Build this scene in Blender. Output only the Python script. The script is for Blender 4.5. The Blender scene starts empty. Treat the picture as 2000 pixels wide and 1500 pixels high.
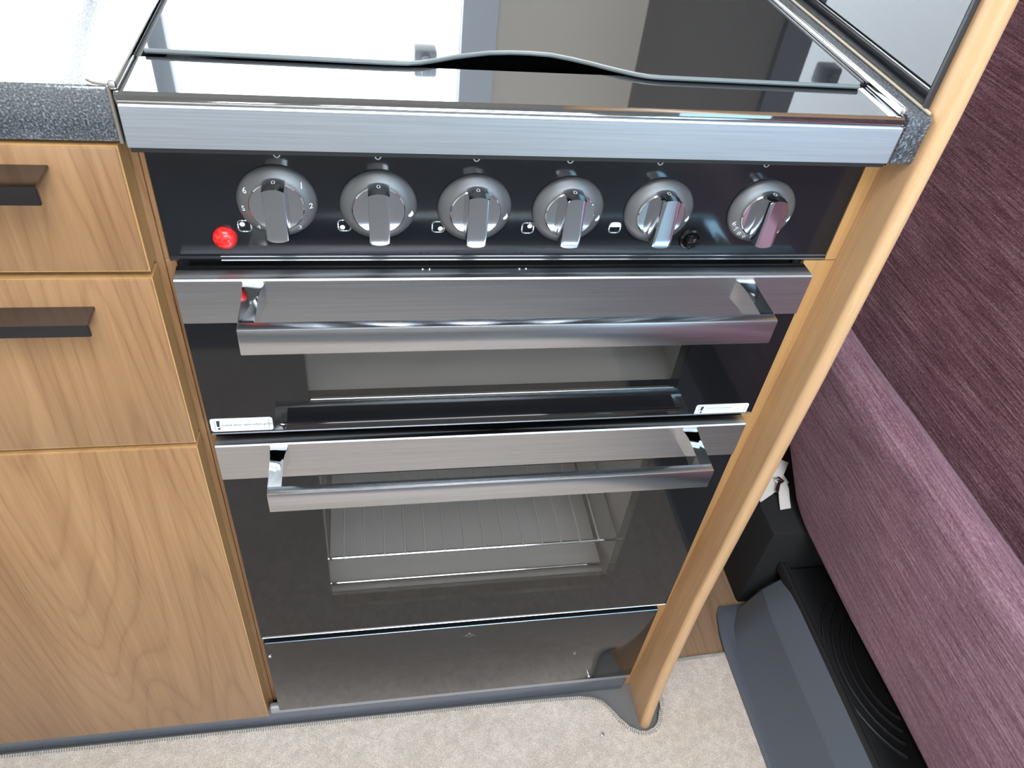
import bpy, bmesh, math, random
from mathutils import Vector, Matrix, noise
random.seed(7)
SC = bpy.context.scene
COL = SC.collection
PI = math.pi

# ------------------------------------------------------------------ camera
cam = bpy.data.cameras.new('camera')
cam.sensor_width = 36.0
cam.lens = 27.28
cam.clip_start = 0.01
camo = bpy.data.objects.new('camera', cam)
COL.objects.link(camo)
camo.location = (0.1369, -0.4802, 1.0352)
camo.rotation_euler = (0.8166, -0.0991, -0.1501)
SC.camera = camo

# ------------------------------------------------------------------ sky, daylight, exposure
SKY_STRENGTH = 16.0
w = bpy.data.worlds.new('overcast_sky')
SC.world = w
w.use_nodes = True
nt = w.node_tree
nt.nodes.clear()
wo = nt.nodes.new('ShaderNodeOutputWorld')
bg = nt.nodes.new('ShaderNodeBackground')
bg.inputs['Strength'].default_value = SKY_STRENGTH
tc = nt.nodes.new('ShaderNodeTexCoord')
sep = nt.nodes.new('ShaderNodeSeparateXYZ')
rmp = nt.nodes.new('ShaderNodeValToRGB')
rmp.color_ramp.elements[0].position = 0.47
rmp.color_ramp.elements[0].color = (0.42, 0.42, 0.40, 1)     # pale ground outside
rmp.color_ramp.elements[1].position = 0.52
rmp.color_ramp.elements[1].color = (0.84, 0.92, 1.0, 1)      # overcast sky
mp = nt.nodes.new('ShaderNodeMath'); mp.operation = 'MULTIPLY_ADD'
mp.inputs[1].default_value = 0.5; mp.inputs[2].default_value = 0.5
nt.links.new(tc.outputs['Generated'], sep.inputs[0])
nt.links.new(sep.outputs['Z'], mp.inputs[0])
nt.links.new(mp.outputs[0], rmp.inputs[0])
nt.links.new(rmp.outputs[0], bg.inputs['Color'])
nt.links.new(bg.outputs[0], wo.inputs['Surface'])

def portal(name, loc, rot, sx, sy):
    l = bpy.data.lights.new(name, 'AREA')
    l.shape = 'RECTANGLE'; l.size = sx; l.size_y = sy
    l.cycles.is_portal = True
    o = bpy.data.objects.new(name, l); COL.objects.link(o)
    o.location = loc; o.rotation_euler = rot
    return o
portal('added_hatch_daylight', (0.25, -0.95, 1.985), (0, 0, 0), 0.9, 0.9)  # sky light through the added hatch opening
portal('kitchen_window_daylight', (-0.418, 0.60, 1.21), (-PI/2, 0, 0), 1.365, 0.70)
portal('opposite_window_daylight', (0.40, -1.63, 1.15), (PI/2, 0, 0), 0.8, 0.6)
portal('entrance_door_daylight', (1.22, -1.635, .86), (PI/2, 0, 0), 0.42, 1.65)

def lamp(name, loc, rot, sx, sy, power, color=(1, 1, 1)):
    l = bpy.data.lights.new(name, 'AREA')
    l.shape = 'RECTANGLE'; l.size = sx; l.size_y = sy; l.energy = power; l.color = color
    o = bpy.data.objects.new(name, l); COL.objects.link(o)
    o.location = loc; o.rotation_euler = rot
    return o
# added fill lamp without a fixture, brightening the wall behind the hob
lamp('wall_fill_lamp', (0.36, 0.40, 1.605), (math.radians(16), 0, 0), 0.30, 0.03, 3.2, (1, 0.97, 0.93))
# two added fill lights at ceiling height, no fixtures, brightening the aisle
lamp('aisle_fill_light', (0.35, -0.30, 1.93), (0, 0, 0), 0.18, 0.18, 5.0, (1, 0.97, 0.93))
lamp('aisle_fill_light', (-0.45, -0.75, 1.93), (0, 0, 0), 0.18, 0.18, 5.0, (1, 0.97, 0.93))

SC.view_settings.view_transform = 'Standard'
SC.view_settings.look = 'None'
SC.view_settings.gamma = 1.0
SC.view_settings.use_curve_mapping = False
SC.view_settings.exposure = -0.28
try:
    SC.cycles.max_bounces = 12
    SC.cycles.glossy_bounces = 6
    SC.cycles.diffuse_bounces = 5
    SC.cycles.transparent_max_bounces = 12
    SC.cycles.sample_clamp_indirect = 6.0
    SC.cycles.caustics_reflective = False
    SC.cycles.caustics_refractive = False
except Exception:
    pass

# ------------------------------------------------------------------ materials
MATS = {}
def new_mat(name):
    m = bpy.data.materials.new(name); m.use_nodes = True
    b = m.node_tree.nodes['Principled BSDF']
    MATS[name] = m
    return m, m.node_tree, b
def simple(name, col, rough=0.5, metal=0.0, ior=1.5, coat=0.0):
    m, t, b = new_mat(name)
    b.inputs['Base Color'].default_value = (*col, 1)
    b.inputs['Roughness'].default_value = rough
    b.inputs['Metallic'].default_value = metal
    b.inputs['IOR'].default_value = ior
    b.inputs['Coat Weight'].default_value = coat
    return m
def tex_noise(t, scale, detail=3, mapping=None, rough=0.5):
    tc = t.nodes.new('ShaderNodeTexCoord')
    n = t.nodes.new('ShaderNodeTexNoise')
    n.inputs['Scale'].default_value = scale; n.inputs['Detail'].default_value = detail
    n.inputs['Roughness'].default_value = rough
    if mapping is not None:
        mp = t.nodes.new('ShaderNodeMapping')
        mp.inputs['Scale'].default_value = mapping[0]
        if len(mapping) > 1: mp.inputs['Rotation'].default_value = mapping[1]
        t.links.new(tc.outputs['Object'], mp.inputs['Vector']); t.links.new(mp.outputs['Vector'], n.inputs['Vector'])
    else:
        t.links.new(tc.outputs['Object'], n.inputs['Vector'])
    return n
def ramp(t, src, stops):
    r = t.nodes.new('ShaderNodeValToRGB')
    e = r.color_ramp.elements
    e[0].position, e[0].color = stops[0][0], (*stops[0][1], 1)
    e[1].position, e[1].color = stops[1][0], (*stops[1][1], 1)
    for p, c in stops[2:]:
        k = e.new(p); k.color = (*c, 1)
    t.links.new(src, r.inputs['Fac'])
    return r
def bump(t, b, src, strength, dist=0.001):
    bp = t.nodes.new('ShaderNodeBump')
    bp.inputs['Strength'].default_value = strength; bp.inputs['Distance'].default_value = dist
    t.links.new(src, bp.inputs['Height']); t.links.new(bp.outputs['Normal'], b.inputs['Normal'])
    return bp
def mixc(t, fac, a, b_, mode='MIX'):
    n = t.nodes.new('ShaderNodeMix'); n.data_type = 'RGBA'; n.blend_type = mode
    if isinstance(fac, (int, float)): n.inputs['Factor'].default_value = fac
    else: t.links.new(fac, n.inputs['Factor'])
    for k, v in (('A', a), ('B', b_)):
        s = [i for i in n.inputs if i.name == k and i.type == 'RGBA'][0]
        if isinstance(v, tuple): s.default_value = (*v, 1)
        else: t.links.new(v, s)
    return [o for o in n.outputs if o.type == 'RGBA'][0]

def wood(name, c_lo, c_mid, c_hi, rough=0.33, rot=(0, 0, 0), fig=0.22):
    m, t, b = new_mat(name)
    tc = t.nodes.new('ShaderNodeTexCoord')
    mp = t.nodes.new('ShaderNodeMapping')
    mp.inputs['Rotation'].default_value = rot
    t.links.new(tc.outputs['Object'], mp.inputs['Vector'])
    def nz(sx, sz, scale, det):
        q = t.nodes.new('ShaderNodeMapping'); q.inputs['Scale'].default_value = (sx, sx, sz)
        t.links.new(mp.outputs['Vector'], q.inputs['Vector'])
        n = t.nodes.new('ShaderNodeTexNoise'); n.inputs['Scale'].default_value = scale; n.inputs['Detail'].default_value = det
        t.links.new(q.outputs['Vector'], n.inputs['Vector'])
        return n
    def mth(op, a, v, c=None):
        n = t.nodes.new('ShaderNodeMath'); n.operation = op
        t.links.new(a, n.inputs[0])
        if isinstance(v, float): n.inputs[1].default_value = v
        else: t.links.new(v, n.inputs[1])
        if c is not None:
            if isinstance(c, float): n.inputs[2].default_value = c
            else: t.links.new(c, n.inputs[2])
        return n.outputs[0]
    # growth rings: thin dark late-wood lines that run with the grain and close into cathedrals
    big = nz(1.0, 0.10, 5.5, 1.5)
    fr = mth('FRACT', mth('MULTIPLY', big.outputs['Fac'], 40.0), 1.0)
    line = ramp(t, fr, [(0.0, (0.40,) * 3), (0.08, (0.05,) * 3), (0.24, (0.55,) * 3), (0.75, (0.75,) * 3), (1.0, (0.50,) * 3)])
    pore = nz(1.0, 0.022, 420.0, 2.0)
    band = nz(1.0, 0.05, 42.0, 3.0)
    broad = nz(1.0, 0.30, 6.0, 2.0)
    v = mth('MULTIPLY', line.outputs['Color'], fig * 0.75)
    v = mth('MULTIPLY_ADD', band.outputs['Fac'], 0.34, v)
    v = mth('MULTIPLY_ADD', pore.outputs['Fac'], 0.26, v)
    v = mth('MULTIPLY_ADD', broad.outputs['Fac'], 0.30, v)
    cr = ramp(t, v, [(0.36, c_lo), (0.55, c_mid), (0.74, c_hi)])
    t.links.new(cr.outputs['Color'], b.inputs['Base Color'])
    b.inputs['Roughness'].default_value = rough
    bump(t, b, v, 0.12, 0.0006)
    return m
WOOD = wood('wood_front', (0.220, 0.108, 0.046), (0.315, 0.166, 0.076), (0.400, 0.226, 0.110))
WOOD_EDGE = wood('wood_edge_band', (0.38, 0.205, 0.080), (0.46, 0.26, 0.105), (0.52, 0.31, 0.135), 0.3)
WOOD_POST = wood('wood_post', (0.49, 0.285, 0.145), (0.61, 0.375, 0.20), (0.71, 0.465, 0.27), 0.34, fig=0.08)
WOOD_FLOOR = wood('wood_floor', (0.17, 0.10, 0.055), (0.26, 0.16, 0.095), (0.34, 0.215, 0.13), 0.45, (PI/2, 0, 0))

BLACK_GLASS = simple('black_glass', (0.008, 0.008, 0.009), 0.05, 0, 1.42)
FLAP_GLASS = simple('flap_glass', (0.010, 0.010, 0.011), 0.10, 0, 1.62)
LID_GLASS = simple('coated_black_glass', (0.010, 0.010, 0.012), 0.025, 0, 3.1)
SIDE_GLASS = simple('gloss_black_splash', (0.012, 0.012, 0.014), 0.02, 0, 1.9)
BLACK_ENAMEL = simple('black_enamel', (0.009, 0.010, 0.013), 0.12, 0, 1.55)
BLACK_MATT = simple('black_matt', (0.012, 0.012, 0.012), 0.6)
CHROME = simple('chrome', (0.86, 0.87, 0.88), 0.07, 1.0)
SATIN = simple('satin_grey_knob', (0.17, 0.17, 0.175), 0.42, 0.6)
DARK_STEEL = simple('gunmetal_handle', (0.15, 0.14, 0.145), 0.16, 1.0)
KNOB_CHROME = simple('knob_chrome', (0.74, 0.76, 0.80), 0.08, 1.0)
PRINT = simple('white_print', (0.85, 0.86, 0.87), 0.5)
STICKER = simple('sticker_white', (0.72, 0.78, 0.80), 0.35)
INK = simple('sticker_ink', (0.03, 0.03, 0.035), 0.5)
GREY_INK = simple('sticker_grey_ink', (0.22, 0.24, 0.26), 0.5)
RUBBER = simple('dark_seal', (0.03, 0.03, 0.033), 0.5)
WHITE_PLASTIC = simple('white_plastic', (0.78, 0.78, 0.76), 0.4)
WALL = simple('wall_beige', (0.62, 0.58, 0.52), 0.6)
WALL_LIGHT = simple('wall_cream', (0.66, 0.64, 0.60), 0.6)
CEIL = simple('ceiling_white', (0.80, 0.80, 0.78), 0.6)
FRAME_M = simple('window_frame_grey', (0.50, 0.55, 0.62), 0.4)
VINYL = simple('floor_vinyl', (0.15, 0.145, 0.145), 0.35)
PLINTH = simple('plinth_grey', (0.16, 0.17, 0.20), 0.30, 0.3)
ALU = simple('plinth_alu', (0.42, 0.43, 0.46), 0.38, 0.6)

def red_lens():
    m, t, b = new_mat('red_lens')
    n = tex_noise(t, 420, 2)
    r = ramp(t, n.outputs['Fac'], [(0.35, (0.62, 0.012, 0.012)), (0.65, (0.85, 0.04, 0.035))])
    t.links.new(r.outputs['Color'], b.inputs['Base Color'])
    b.inputs['Roughness'].default_value = 0.18
    b.inputs['Subsurface Weight'].default_value = 0.0
    bump(t, b, n.outputs['Fac'], 0.3, 0.0006)
    return m
RED = red_lens()

def steel(name, base, rough):
    m, t, b = new_mat(name)
    b.inputs['Metallic'].default_value = 1.0
    b.inputs['Anisotropic'].default_value = 0.75
    n = tex_noise(t, 900, 2, ((0.012, 1, 1),))
    r = ramp(t, n.outputs['Fac'], [(0.3, tuple(c * 0.90 for c in base)), (0.7, tuple(min(1, c * 1.06) for c in base))])
    t.links.new(r.outputs['Color'], b.inputs['Base Color'])
    b.inputs['Roughness'].default_value = rough
    tg = t.nodes.new('ShaderNodeTangent'); tg.direction_type = 'RADIAL'; tg.axis = 'Z'
    t.links.new(tg.outputs[0], b.inputs['Tangent'])
    bump(t, b, n.outputs['Fac'], 0.05, 0.0003)
    return m
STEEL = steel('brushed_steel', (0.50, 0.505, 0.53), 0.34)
STEEL_TOP_LIT = steel('brushed_steel_top_lit', (0.74, 0.79, 0.87), 0.42)  # lighter, bluer base stands in for the trim's brighter reflection
STEEL_BAR = steel('brushed_steel_bar', (0.53, 0.545, 0.58), 0.24)
CAVITY = simple('oven_enamel_grey', (0.47, 0.45, 0.43), 0.35, 0.1)

def speckle(name, rough, ior):
    m, t, b = new_mat(name)
    n = tex_noise(t, 750, 2)
    n2 = tex_noise(t, 60, 2)
    r = ramp(t, n.outputs['Fac'], [(0.36, (0.025, 0.028, 0.034)), (0.56, (0.085, 0.092, 0.105)), (0.72, (0.26, 0.28, 0.31))])
    r2 = ramp(t, n2.outputs['Fac'], [(0.3, (0.85,)*3), (0.7, (1.1,)*3)])
    t.links.new(mixc(t, 1.0, r.outputs['Color'], r2.outputs['Color'], 'MULTIPLY'), b.inputs['Base Color'])
    b.inputs['Roughness'].default_value = rough
    b.inputs['IOR'].default_value = ior
    bump(t, b, n.outputs['Fac'], 0.12, 0.0004)
    return m
SPECK = speckle('worktop_speckle', 0.13, 2.1)
SPECK_EDGE = speckle('worktop_edge_speckle', 0.40, 1.5)

def glass_pane(name, tint, ior=1.5):
    m = bpy.data.materials.new(name); m.use_nodes = True
    t = m.node_tree; t.nodes.clear()
    o = t.nodes.new('ShaderNodeOutputMaterial')
    tr = t.nodes.new('ShaderNodeBsdfTransparent'); tr.inputs['Color'].default_value = (*tint, 1)
    gl = t.nodes.new('ShaderNodeBsdfGlossy'); gl.inputs['Roughness'].default_value = 0.04
    fr = t.nodes.new('ShaderNodeFresnel'); fr.inputs['IOR'].default_value = ior
    mx = t.nodes.new('ShaderNodeMixShader')
    ge = t.nodes.new('ShaderNodeNewGeometry')          # only the outer faces mirror; the inner face lets light straight out
    om = t.nodes.new('ShaderNodeMath'); om.operation = 'SUBTRACT'; om.inputs[0].default_value = 1.0
    t.links.new(ge.outputs['Backfacing'], om.inputs[1])
    ml = t.nodes.new('ShaderNodeMath'); ml.operation = 'MULTIPLY'
    t.links.new(fr.outputs[0], ml.inputs[0]); t.links.new(om.outputs[0], ml.inputs[1])
    t.links.new(ml.outputs[0], mx.inputs[0]); t.links.new(tr.outputs[0], mx.inputs[1]); t.links.new(gl.outputs[0], mx.inputs[2])
    t.links.new(mx.outputs[0], o.inputs['Surface'])
    return m
DOOR_GLASS = glass_pane('door_glass', (0.87, 0.865, 0.86), 1.6)
WIN_GLASS = glass_pane('window_glass', (0.97, 0.98, 0.98), 1.45)

def carpet_mat():
    m, t, b = new_mat('carpet_beige')
    n = tex_noise(t, 1100, 2)
    n2 = tex_noise(t, 90, 3)
    n3 = tex_noise(t, 9, 3)
    r = ramp(t, n.outputs['Fac'], [(0.30, (0.45, 0.375, 0.315)), (0.52, (0.665, 0.570, 0.500)), (0.72, (0.82, 0.73, 0.66))])
    r2 = ramp(t, n2.outputs['Fac'], [(0.3, (0.88,)*3), (0.7, (1.08,)*3)])
    r3 = ramp(t, n3.outputs['Fac'], [(0.35, (0.95, 0.93, 0.90)), (0.65, (1.03, 1.03, 1.03))])
    c = mixc(t, 1.0, r.outputs['Color'], r2.outputs['Color'], 'MULTIPLY')
    c = mixc(t, 1.0, c, r3.outputs['Color'], 'MULTIPLY')
    t.links.new(c, b.inputs['Base Color'])
    b.inputs['Roughness'].default_value = 0.95
    b.inputs['Specular IOR Level'].default_value = 0.1
    bump(t, b, n.outputs['Fac'], 0.7, 0.002)
    return m
CARPET = carpet_mat()
THREAD = simple('overlock_thread', (0.24, 0.25, 0.235), 0.8)

def fabric(name, lo, mid, hi, rot):
    m, t, b = new_mat(name)
    n = tex_noise(t, 400, 3, ((1, 0.030, 1), rot), 0.6)
    n2 = tex_noise(t, 900, 2, ((1, 0.25, 1), rot))
    n3 = tex_noise(t, 7, 3)
    s = t.nodes.new('ShaderNodeMath'); s.operation = 'MULTIPLY_ADD'; s.inputs[1].default_value = 0.45
    t.links.new(n2.outputs['Fac'], s.inputs[0])
    s2 = t.nodes.new('ShaderNodeMath'); s2.operation = 'MULTIPLY'; s2.inputs[1].default_value = 0.62
    t.links.new(n.outputs['Fac'], s2.inputs[0]); t.links.new(s2.outputs[0], s.inputs[2])
    r = ramp(t, s.outputs[0], [(0.38, lo), (0.535, mid), (0.72, hi)])
    r3 = ramp(t, n3.outputs['Fac'], [(0.35, (0.88,)*3), (0.65, (1.10,)*3)])
    t.links.new(mixc(t, 1.0, r.outputs['Color'], r3.outputs['Color'], 'MULTIPLY'), b.inputs['Base Color'])
    b.inputs['Roughness'].default_value = 0.85
    b.inputs['Specular IOR Level'].default_value = 0.2
    b.inputs['Sheen Weight'].default_value = 0.22
    b.inputs['Sheen Roughness'].default_value = 0.4
    b.inputs['Sheen Tint'].default_value = (0.9, 0.72, 0.82, 1)
    bump(t, b, s.outputs[0], 0.7, 0.0025)
    return m
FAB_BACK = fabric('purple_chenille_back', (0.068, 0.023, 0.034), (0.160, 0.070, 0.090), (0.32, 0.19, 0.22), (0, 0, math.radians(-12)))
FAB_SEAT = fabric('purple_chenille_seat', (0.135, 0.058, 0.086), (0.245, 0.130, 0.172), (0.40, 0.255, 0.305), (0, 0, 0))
BLACK_FABRIC = simple('black_fabric', (0.008, 0.008, 0.009), 0.85)
GREY_PLASTIC = simple('grey_plastic', (0.085, 0.095, 0.115), 0.38)
BLACK_PLASTIC = simple('black_plastic', (0.014, 0.014, 0.015), 0.45)
ZIP_WHITE = simple('zip_tape_white', (0.72, 0.68, 0.64), 0.8)

# ------------------------------------------------------------------ geometry helpers
def add_box(bm, x0, x1, y0, y1, z0, z1, bev=0.0, seg=2, mi=0):
    r = bmesh.ops.create_cube(bm, size=1.0)
    vs = r['verts']
    for v in vs:
        v.co = Vector((x0 + (v.co.x + .5) * (x1 - x0), y0 + (v.co.y + .5) * (y1 - y0), z0 + (v.co.z + .5) * (z1 - z0)))
    fs = set(f for v in vs for f in v.link_faces)
    for f in fs: f.material_index = mi
    if bev > 0:
        es = list(set(e for v in vs for e in v.link_edges))
        g = bmesh.ops.bevel(bm, geom=es, offset=bev, segments=seg, profile=0.5, affect='EDGES', clamp_overlap=True)
        for f in g['faces']: f.material_index = mi
def add_lathe(bm, prof, c, n=48, axis='-Y', mi=0, cap=True):
    rings = []
    for (r, h) in prof:
        ring = []
        for k in range(n):
            a = 2 * PI * k / n
            if axis == '-Y': p = (c[0] + r * math.cos(a), c[1] - h, c[2] + r * math.sin(a))
            else: p = (c[0] + r * math.cos(a), c[1] + r * math.sin(a), c[2] + h)
            ring.append(bm.verts.new(p))
        rings.append(ring)
    for i in range(len(rings) - 1):
        for k in range(n):
            f = bm.faces.new((rings[i][k], rings[i][(k + 1) % n], rings[i + 1][(k + 1) % n], rings[i + 1][k])); f.material_index = mi
    if cap:
        f = bm.faces.new(rings[-1]); f.material_index = mi
        f = bm.faces.new(list(reversed(rings[0]))); f.material_index = mi
def add_tube(bm, pts, r, n=10, mi=0):
    pts = [Vector(p) for p in pts]
    rings = []
    for i, p in enumerate(pts):
        d = (pts[min(i + 1, len(pts) - 1)] - pts[max(i - 1, 0)]).normalized()
        up = Vector((0, 0, 1)) if abs(d.z) < .9 else Vector((1, 0, 0))
        a = d.cross(up).normalized(); b = d.cross(a).normalized()
        rings.append([bm.verts.new(p + r * (math.cos(2 * PI * k / n) * a + math.sin(2 * PI * k / n) * b)) for k in range(n)])
    for i in range(len(rings) - 1):
        for k in range(n):
            f = bm.faces.new((rings[i][k], rings[i][(k + 1) % n], rings[i + 1][(k + 1) % n], rings[i + 1][k])); f.material_index = mi
    f = bm.faces.new(rings[0]); f.material_index = mi
    f = bm.faces.new(list(reversed(rings[-1]))); f.material_index = mi
def add_prism(bm, pts, axis, lo, hi, mi=0, bev=0.0, seg=2):
    """extrude a 2D outline: axis X -> (y,z), Y -> (x,z), Z -> (x,y)"""
    def P(p, h):
        return {'X': (h, p[0], p[1]), 'Y': (p[0], h, p[1]), 'Z': (p[0], p[1], h)}[axis]
    a = [bm.verts.new(P(p, lo)) for p in pts]; b = [bm.verts.new(P(p, hi)) for p in pts]
    n = len(pts); fs = []
    for k in range(n):
        fs.append(bm.faces.new((a[k], a[(k + 1) % n], b[(k + 1) % n], b[k])))
    fs.append(bm.faces.new(list(reversed(a)))); fs.append(bm.faces.new(b))
    for f in fs: f.material_index = mi
    if bev > 0:
        es = list(set(e for f in fs[-2:] for e in f.edges))
        g = bmesh.ops.bevel(bm, geom=es, offset=bev, segments=seg, profile=0.5, affect='EDGES', clamp_overlap=True)
        for f in g['faces']: f.material_index = mi
def add_frame(bm, x0, x1, z0, z1, hx0, hx1, hz0, hz1, y0, y1, mi=0):
    """a slab in the XZ plane with a rectangular hole"""
    o = [(x0, z0), (x1, z0), (x1, z1), (x0, z1)]; h = [(hx0, hz0), (hx1, hz0), (hx1, hz1), (hx0, hz1)]
    V = {}
    for nm, L in (('o', o), ('h', h)):
        for yy, k in ((y0, 0), (y1, 1)):
            V[nm, k] = [bm.verts.new((p[0], yy, p[1])) for p in L]
    for i in range(4):
        j = (i + 1) % 4
        for q in ((V['o', 0][i], V['o', 0][j], V['h', 0][j], V['h', 0][i]), (V['o', 1][j], V['o', 1][i], V['h', 1][i], V['h', 1][j]),
                  (V['o', 0][j], V['o', 0][i], V['o', 1][i], V['o', 1][j]), (V['h', 0][i], V['h', 0][j], V['h', 1][j], V['h', 1][i])):
            f = bm.faces.new(q); f.material_index = mi
def text_verts(bm, s, size, place, mi=0, align='CENTER'):
    """flat lettering; place maps (u, v) of the text plane to 3-D"""
    cu = bpy.data.curves.new('lettering', 'FONT')
    cu.body = s; cu.size = size; cu.align_x = align; cu.align_y = 'CENTER'; cu.resolution_u = 3
    ob = bpy.data.objects.new('lettering', cu); COL.objects.link(ob)
    dg = bpy.context.evaluated_depsgraph_get()
    me = bpy.data.meshes.new_from_object(ob.evaluated_get(dg))
    vs = [bm.verts.new(place(v.co.x, v.co.y)) for v in me.vertices]
    for p in me.polygons:
        try:
            f = bm.faces.new([vs[i] for i in p.vertices]); f.material_index = mi
        except ValueError:
            pass
    bpy.data.objects.remove(ob); bpy.data.curves.remove(cu); bpy.data.meshes.remove(me)

def obj(name, bm, mats, parent=None, origin=None, smooth=True, angle=35):
    """link bm (world coordinates) as one mesh object; origin = world position of the object"""
    root = parent
    base = Vector((0, 0, 0))
    while root is not None:
        base += root.location; root = root.parent
    o_w = Vector(origin) if origin is not None else base
    bmesh.ops.translate(bm, verts=bm.verts, vec=-o_w)
    bmesh.ops.recalc_face_normals(bm, faces=bm.faces)
    me = bpy.data.meshes.new(name)
    bm.to_mesh(me); bm.free()
    if not isinstance(mats, (list, tuple)): mats = [mats]
    for m in mats: me.materials.append(m)
    if smooth:
        for p in me.polygons: p.use_smooth = True
        me.set_sharp_from_angle(angle=math.radians(angle))
    o = bpy.data.objects.new(name, me); COL.objects.link(o)
    o.parent = parent
    o.location = o_w - base
    return o
def thing(name, label, cat, loc=(0, 0, 0), group=None):
    o = bpy.data.objects.new(name, None); COL.objects.link(o)
    o.empty_display_size = 0.05
    o.location = loc; o['label'] = label; o['category'] = cat
    if group: o['group'] = group
    return o
def tag(o, label, cat, group=None):
    o['label'] = label; o['category'] = cat
    if group: o['group'] = group
    return o
def struct(name, bm, m, parent=None, **k):
    o = obj(name, bm, m, parent, **k)
    if parent is None: o['kind'] = 'structure'
    return o
def B(): return bmesh.new()
def box_obj(name, m, parent, *a, **k):
    bm = B(); add_box(bm, *a, **k)
    return obj(name, bm, m, parent)

# ------------------------------------------------------------------ the setting
FZ = -0.036
XL, XR, YB, YF, ZC = -1.5, 1.75, 0.57, -1.6, 1.95
bm = B(); add_box(bm, XL, XR, YF, YB + .05, FZ - .04, FZ); struct('floor', bm, VINYL)
# ceiling with an unseen hatch opening, added and sized to brighten the carpet
bm = B()
hx0, hx1, hy0, hy1 = -0.2, 0.7, -1.4, -0.5
for a in ((XL, XR, YF, hy0), (XL, XR, hy1, YB + .05), (XL, hx0, hy0, hy1), (hx1, XR, hy0, hy1)):
    add_box(bm, *a, ZC, ZC + .04)
struct('ceiling', bm, CEIL)
bm = B()
for a in ((hx0 - .03, hx1 + .03, hy0 - .03, hy0), (hx0 - .03, hx1 + .03, hy1, hy1 + .03), (hx0 - .03, hx0, hy0, hy1), (hx1, hx1 + .03, hy0, hy1)):
    add_box(bm, *a, ZC - .015, ZC + .0)
struct('trim_1', bm, WHITE_PLASTIC)
def wall_y(name, y0, y1, ops, m):
    """a wall across X with rectangular openings (x0,x1,z0,z1), left to right"""
    bm = B(); x = XL
    for (a, b, c, d) in ops:
        add_box(bm, x, a, y0, y1, FZ, ZC)
        add_box(bm, a, b, y0, y1, FZ, c); add_box(bm, a, b, y0, y1, d, ZC)
        x = b
    add_box(bm, x, XR, y0, y1, FZ, ZC)
    return struct(name, bm, m)
WZ0, WZ1 = 0.86, 1.56
wall_y('wall_back', YB, YB + .03, [(-1.10, 0.2645, WZ0, WZ1)], WALL)
wall_y('wall_front', YF - .03, YF, [(0.0, .80, 0.85, 1.45), (.97, 1.47, FZ, 1.75)], WALL_LIGHT)
bm = B(); add_box(bm, XL - .03, XL, YF - .03, YB + .05, FZ, ZC); struct('wall_left', bm, WALL_LIGHT)
bm = B(); add_box(bm, XR, XR + .03, YF - .03, YB + .05, FZ, ZC); struct('wall_right', bm, WALL_LIGHT)
# kitchen window behind the hob: frame, mullion, panes and the catch on the frame
def make_window(n, x0, x1, z0, z1, y, mull, depth=.03, sgn=1):
    bm = B()
    add_frame(bm, x0 - .045, x1 + .045, z0 - .04, z1 + .04, x0, x1, z0, z1, y - .012 * sgn, y + .002 * sgn)
    fr = struct('window_%d' % n, bm, FRAME_M)
    xs = [x0] + mull + [x1]
    for mx in mull:
        b2 = B(); add_box(b2, mx - .012, mx + .012, y - .008 * sgn, y + .014 * sgn, z0, z1, .003)
        obj('mullion', b2, FRAME_M, fr)
    for i in range(len(xs) - 1):
        b2 = B(); add_box(b2, xs[i] + (.012 if i else 0), xs[i + 1] - (.012 if i < len(xs) - 2 else 0), y + .016 * sgn, y + .019 * sgn, z0, z1)
        obj('pane', b2, WIN_GLASS, fr)
    return fr
win = make_window(1, -1.10, 0.2645, WZ0, WZ1, YB, [-.115])
bm = B()
add_box(bm, 0.203, 0.233, YB - .016, YB + .012, 1.030, 1.060, .004)
add_box(bm, 0.212, 0.224, YB - .030, YB - .014, 1.036, 1.054, .004)
obj('window_catch', bm, FRAME_M, win)
make_window(2, 0.0, 0.80, 0.85, 1.45, YF, [0.40], sgn=-1)
# glazed entrance door opposite
bm = B(); add_frame(bm, .972, 1.468, FZ + .001, 1.748, 1.02, 1.42, .05, 1.68, YF - .028, YF - .004)
dr = struct('door_1', bm, WHITE_PLASTIC, smooth=False)
bm = B(); add_box(bm, 1.02, 1.42, YF - .018, YF - .013, .05, 1.68); obj('pane', bm, glass_pane('door_tinted_glass', (0.62, 0.80, 0.88), 1.45), dr)
bm = B(); add_tube(bm, [(1.0, YF - .004, .82), (1.0, YF + .03, .82), (1.0, YF + .03, .92), (1.0, YF - .004, .92)], .006, 10); obj('door_handle', bm, CHROME, dr)

# ------------------------------------------------------------------ the cooker
CK = thing('cooker', 'black built-in gas cooker with steel trim, six knobs, grill and oven', 'cooker', (0.24, 0.0, FZ))
def part(name, m, *a, parent=CK, **k): return box_obj(name, m, parent, *a, **k)

bm = B()
add_box(bm, 0.004, 0.495, 0.006, 0.030, 0.695, 0.800)          # behind the control panel
add_box(bm, 0.004, 0.012, 0.004, 0.45, 0.0, 0.800); add_box(bm, 0.476, 0.4825, 0.004, 0.45, 0.0, 0.800)
add_box(bm, 0.012, 0.476, 0.44, 0.45, 0.0, 0.800)
add_box(bm, 0.012, 0.476, 0.002, 0.44, 0.533, 0.547); add_box(bm, 0.012, 0.476, 0.002, 0.44, 0.203, 0.2145)
add_box(bm, 0.012, 0.476, 0.002, 0.44, 0.0, 0.03)
obj('body', bm, BLACK_MATT, CK, smooth=False)

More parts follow.
